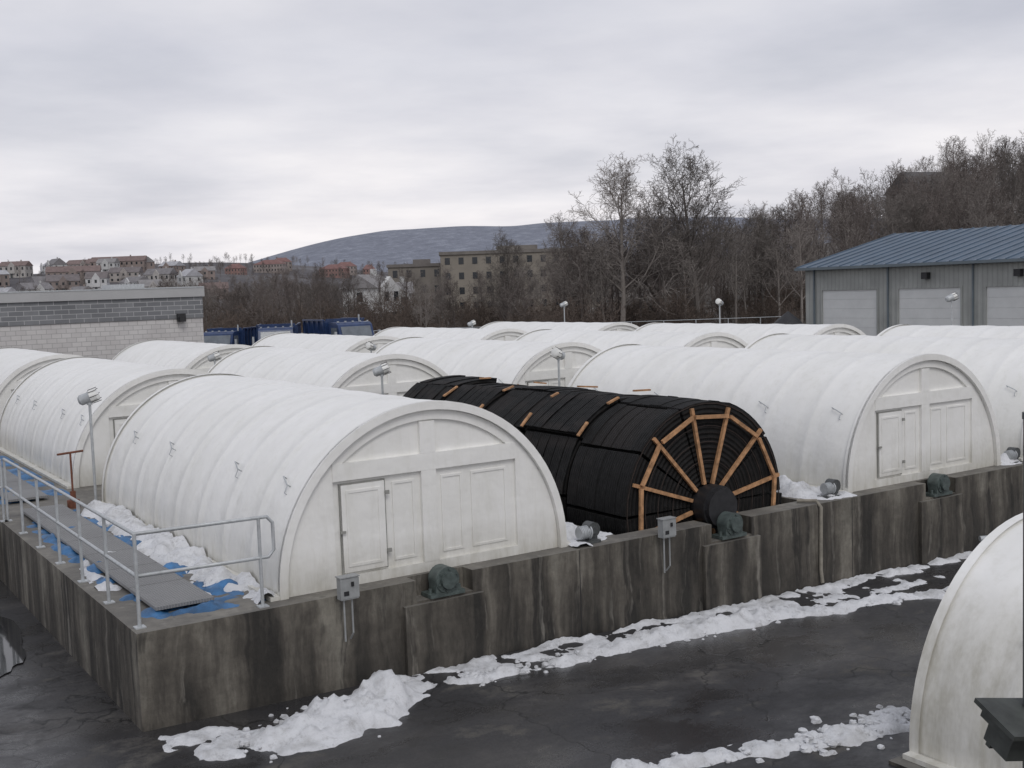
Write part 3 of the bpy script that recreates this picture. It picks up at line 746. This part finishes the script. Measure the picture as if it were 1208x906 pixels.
for k in range(280):
    f=rt.uniform(98,150); a=rt.uniform(-.30,.50)
    if a>.2 and f<110: continue
    inst(rt.choice(SH),a*f,f,rt.uniform(.65,1.2),'shrub')
for k in range(240):
    f=rt.uniform(330,900); a=rt.uniform(-.48,-.05)
    inst(rt.choice(TV),a*f,f,rt.uniform(.6,1.0),'tree')
for k in range(110):
    f=rt.uniform(1080,1300); a=rt.uniform(-.30,-.06)
    inst(rt.choice(TV),a*f,f,rt.uniform(.8,1.2),'tree')
# ---------------- world
w=bpy.data.worlds.new('World'); bpy.context.scene.world=w; w.use_nodes=True; nt=w.node_tree; L=nt.links.new
bg=nt.nodes['Background']; sky=N(nt,'ShaderNodeTexSky',sky_type='NISHITA'); sky.sun_disc=False; sky.sun_elevation=rad(48); sky.sun_rotation=rad(200); sky.air_density=1.5; sky.dust_density=4
tc=N(nt,'ShaderNodeTexCoord'); g0=tc.outputs['Generated']
sp=N(nt,'ShaderNodeSeparateXYZ'); L(g0,sp.inputs[0])
za=N(nt,'ShaderNodeMath',operation='MAXIMUM'); L(sp.outputs['Z'],za.inputs[0]); za.inputs[1].default_value=0
zb_=N(nt,'ShaderNodeMath',operation='ADD'); L(za.outputs[0],zb_.inputs[0]); zb_.inputs[1].default_value=.10
dv=N(nt,'ShaderNodeVectorMath',operation='DIVIDE'); L(g0,dv.inputs[0]); cb=N(nt,'ShaderNodeCombineXYZ')
for i in range(3): L(zb_.outputs[0],cb.inputs[i])
L(cb.outputs[0],dv.inputs[1])
n1=noisen(nt,dv.outputs[0],.55,6,.5)
n2=noisen(nt,dv.outputs[0],1.6,5,.55)
grad=ramp(nt,za.outputs[0],[(0,(9.5,9.2,9.4)),(.10,(8.9,8.7,9.0)),(.2,(7.5,7.45,7.95)),(.35,(6.2,6.25,6.8)),(1,(6.3,6.4,6.9))])
cl=ramp(nt,n1,[(.36,(.78,.80,.84)),(.5,(.95,.955,.975)),(.64,(1.08,1.07,1.06))])
cl2=ramp(nt,n2,[(.35,(.93,.935,.95)),(.65,(1.04,1.04,1.035))])
cc=mix(nt,1.0,mix(nt,1.0,grad,cl,'MULTIPLY'),cl2,'MULTIPLY')
L(mix(nt,.92,sky.outputs[0],cc),bg.inputs['Color']); bg.inputs['Strength'].default_value=.1
sl=bpy.data.lights.new('sun','SUN'); sl.energy=.85; sl.angle=rad(25); sl.color=(1,.98,.95)
so=bpy.data.objects.new('sun',sl); bpy.context.collection.objects.link(so)
az=rad(200); el=rad(48); d=Vector((math.sin(az)*math.cos(el),math.cos(az)*math.cos(el),math.sin(el)))
so.rotation_euler=d.to_track_quat('Z','Y').to_euler()
# ---------------- camera
cam=bpy.data.cameras.new('camera'); co=bpy.data.objects.new('camera',cam); bpy.context.collection.objects.link(co)
right=Vector((.8345,-.55,-.0349)); up=Vector((.0745,.0498,.9959)); back=Vector((-.546,-.8336,.0826))
M=Matrix.Identity(4)
for i,v in enumerate((right,up,back)):
    v=v.normalized()
    for k in range(3): M[k][i]=v[k]
M.translation=Vector((0,0,CZ)); co.matrix_world=M
cam.sensor_width=36; cam.lens=1355/1208*36; cam.clip_end=12000; cam.clip_start=.05
sc=bpy.context.scene; sc.camera=co
sc.view_settings.view_transform='Standard'; sc.view_settings.look='None'; sc.view_settings.exposure=0
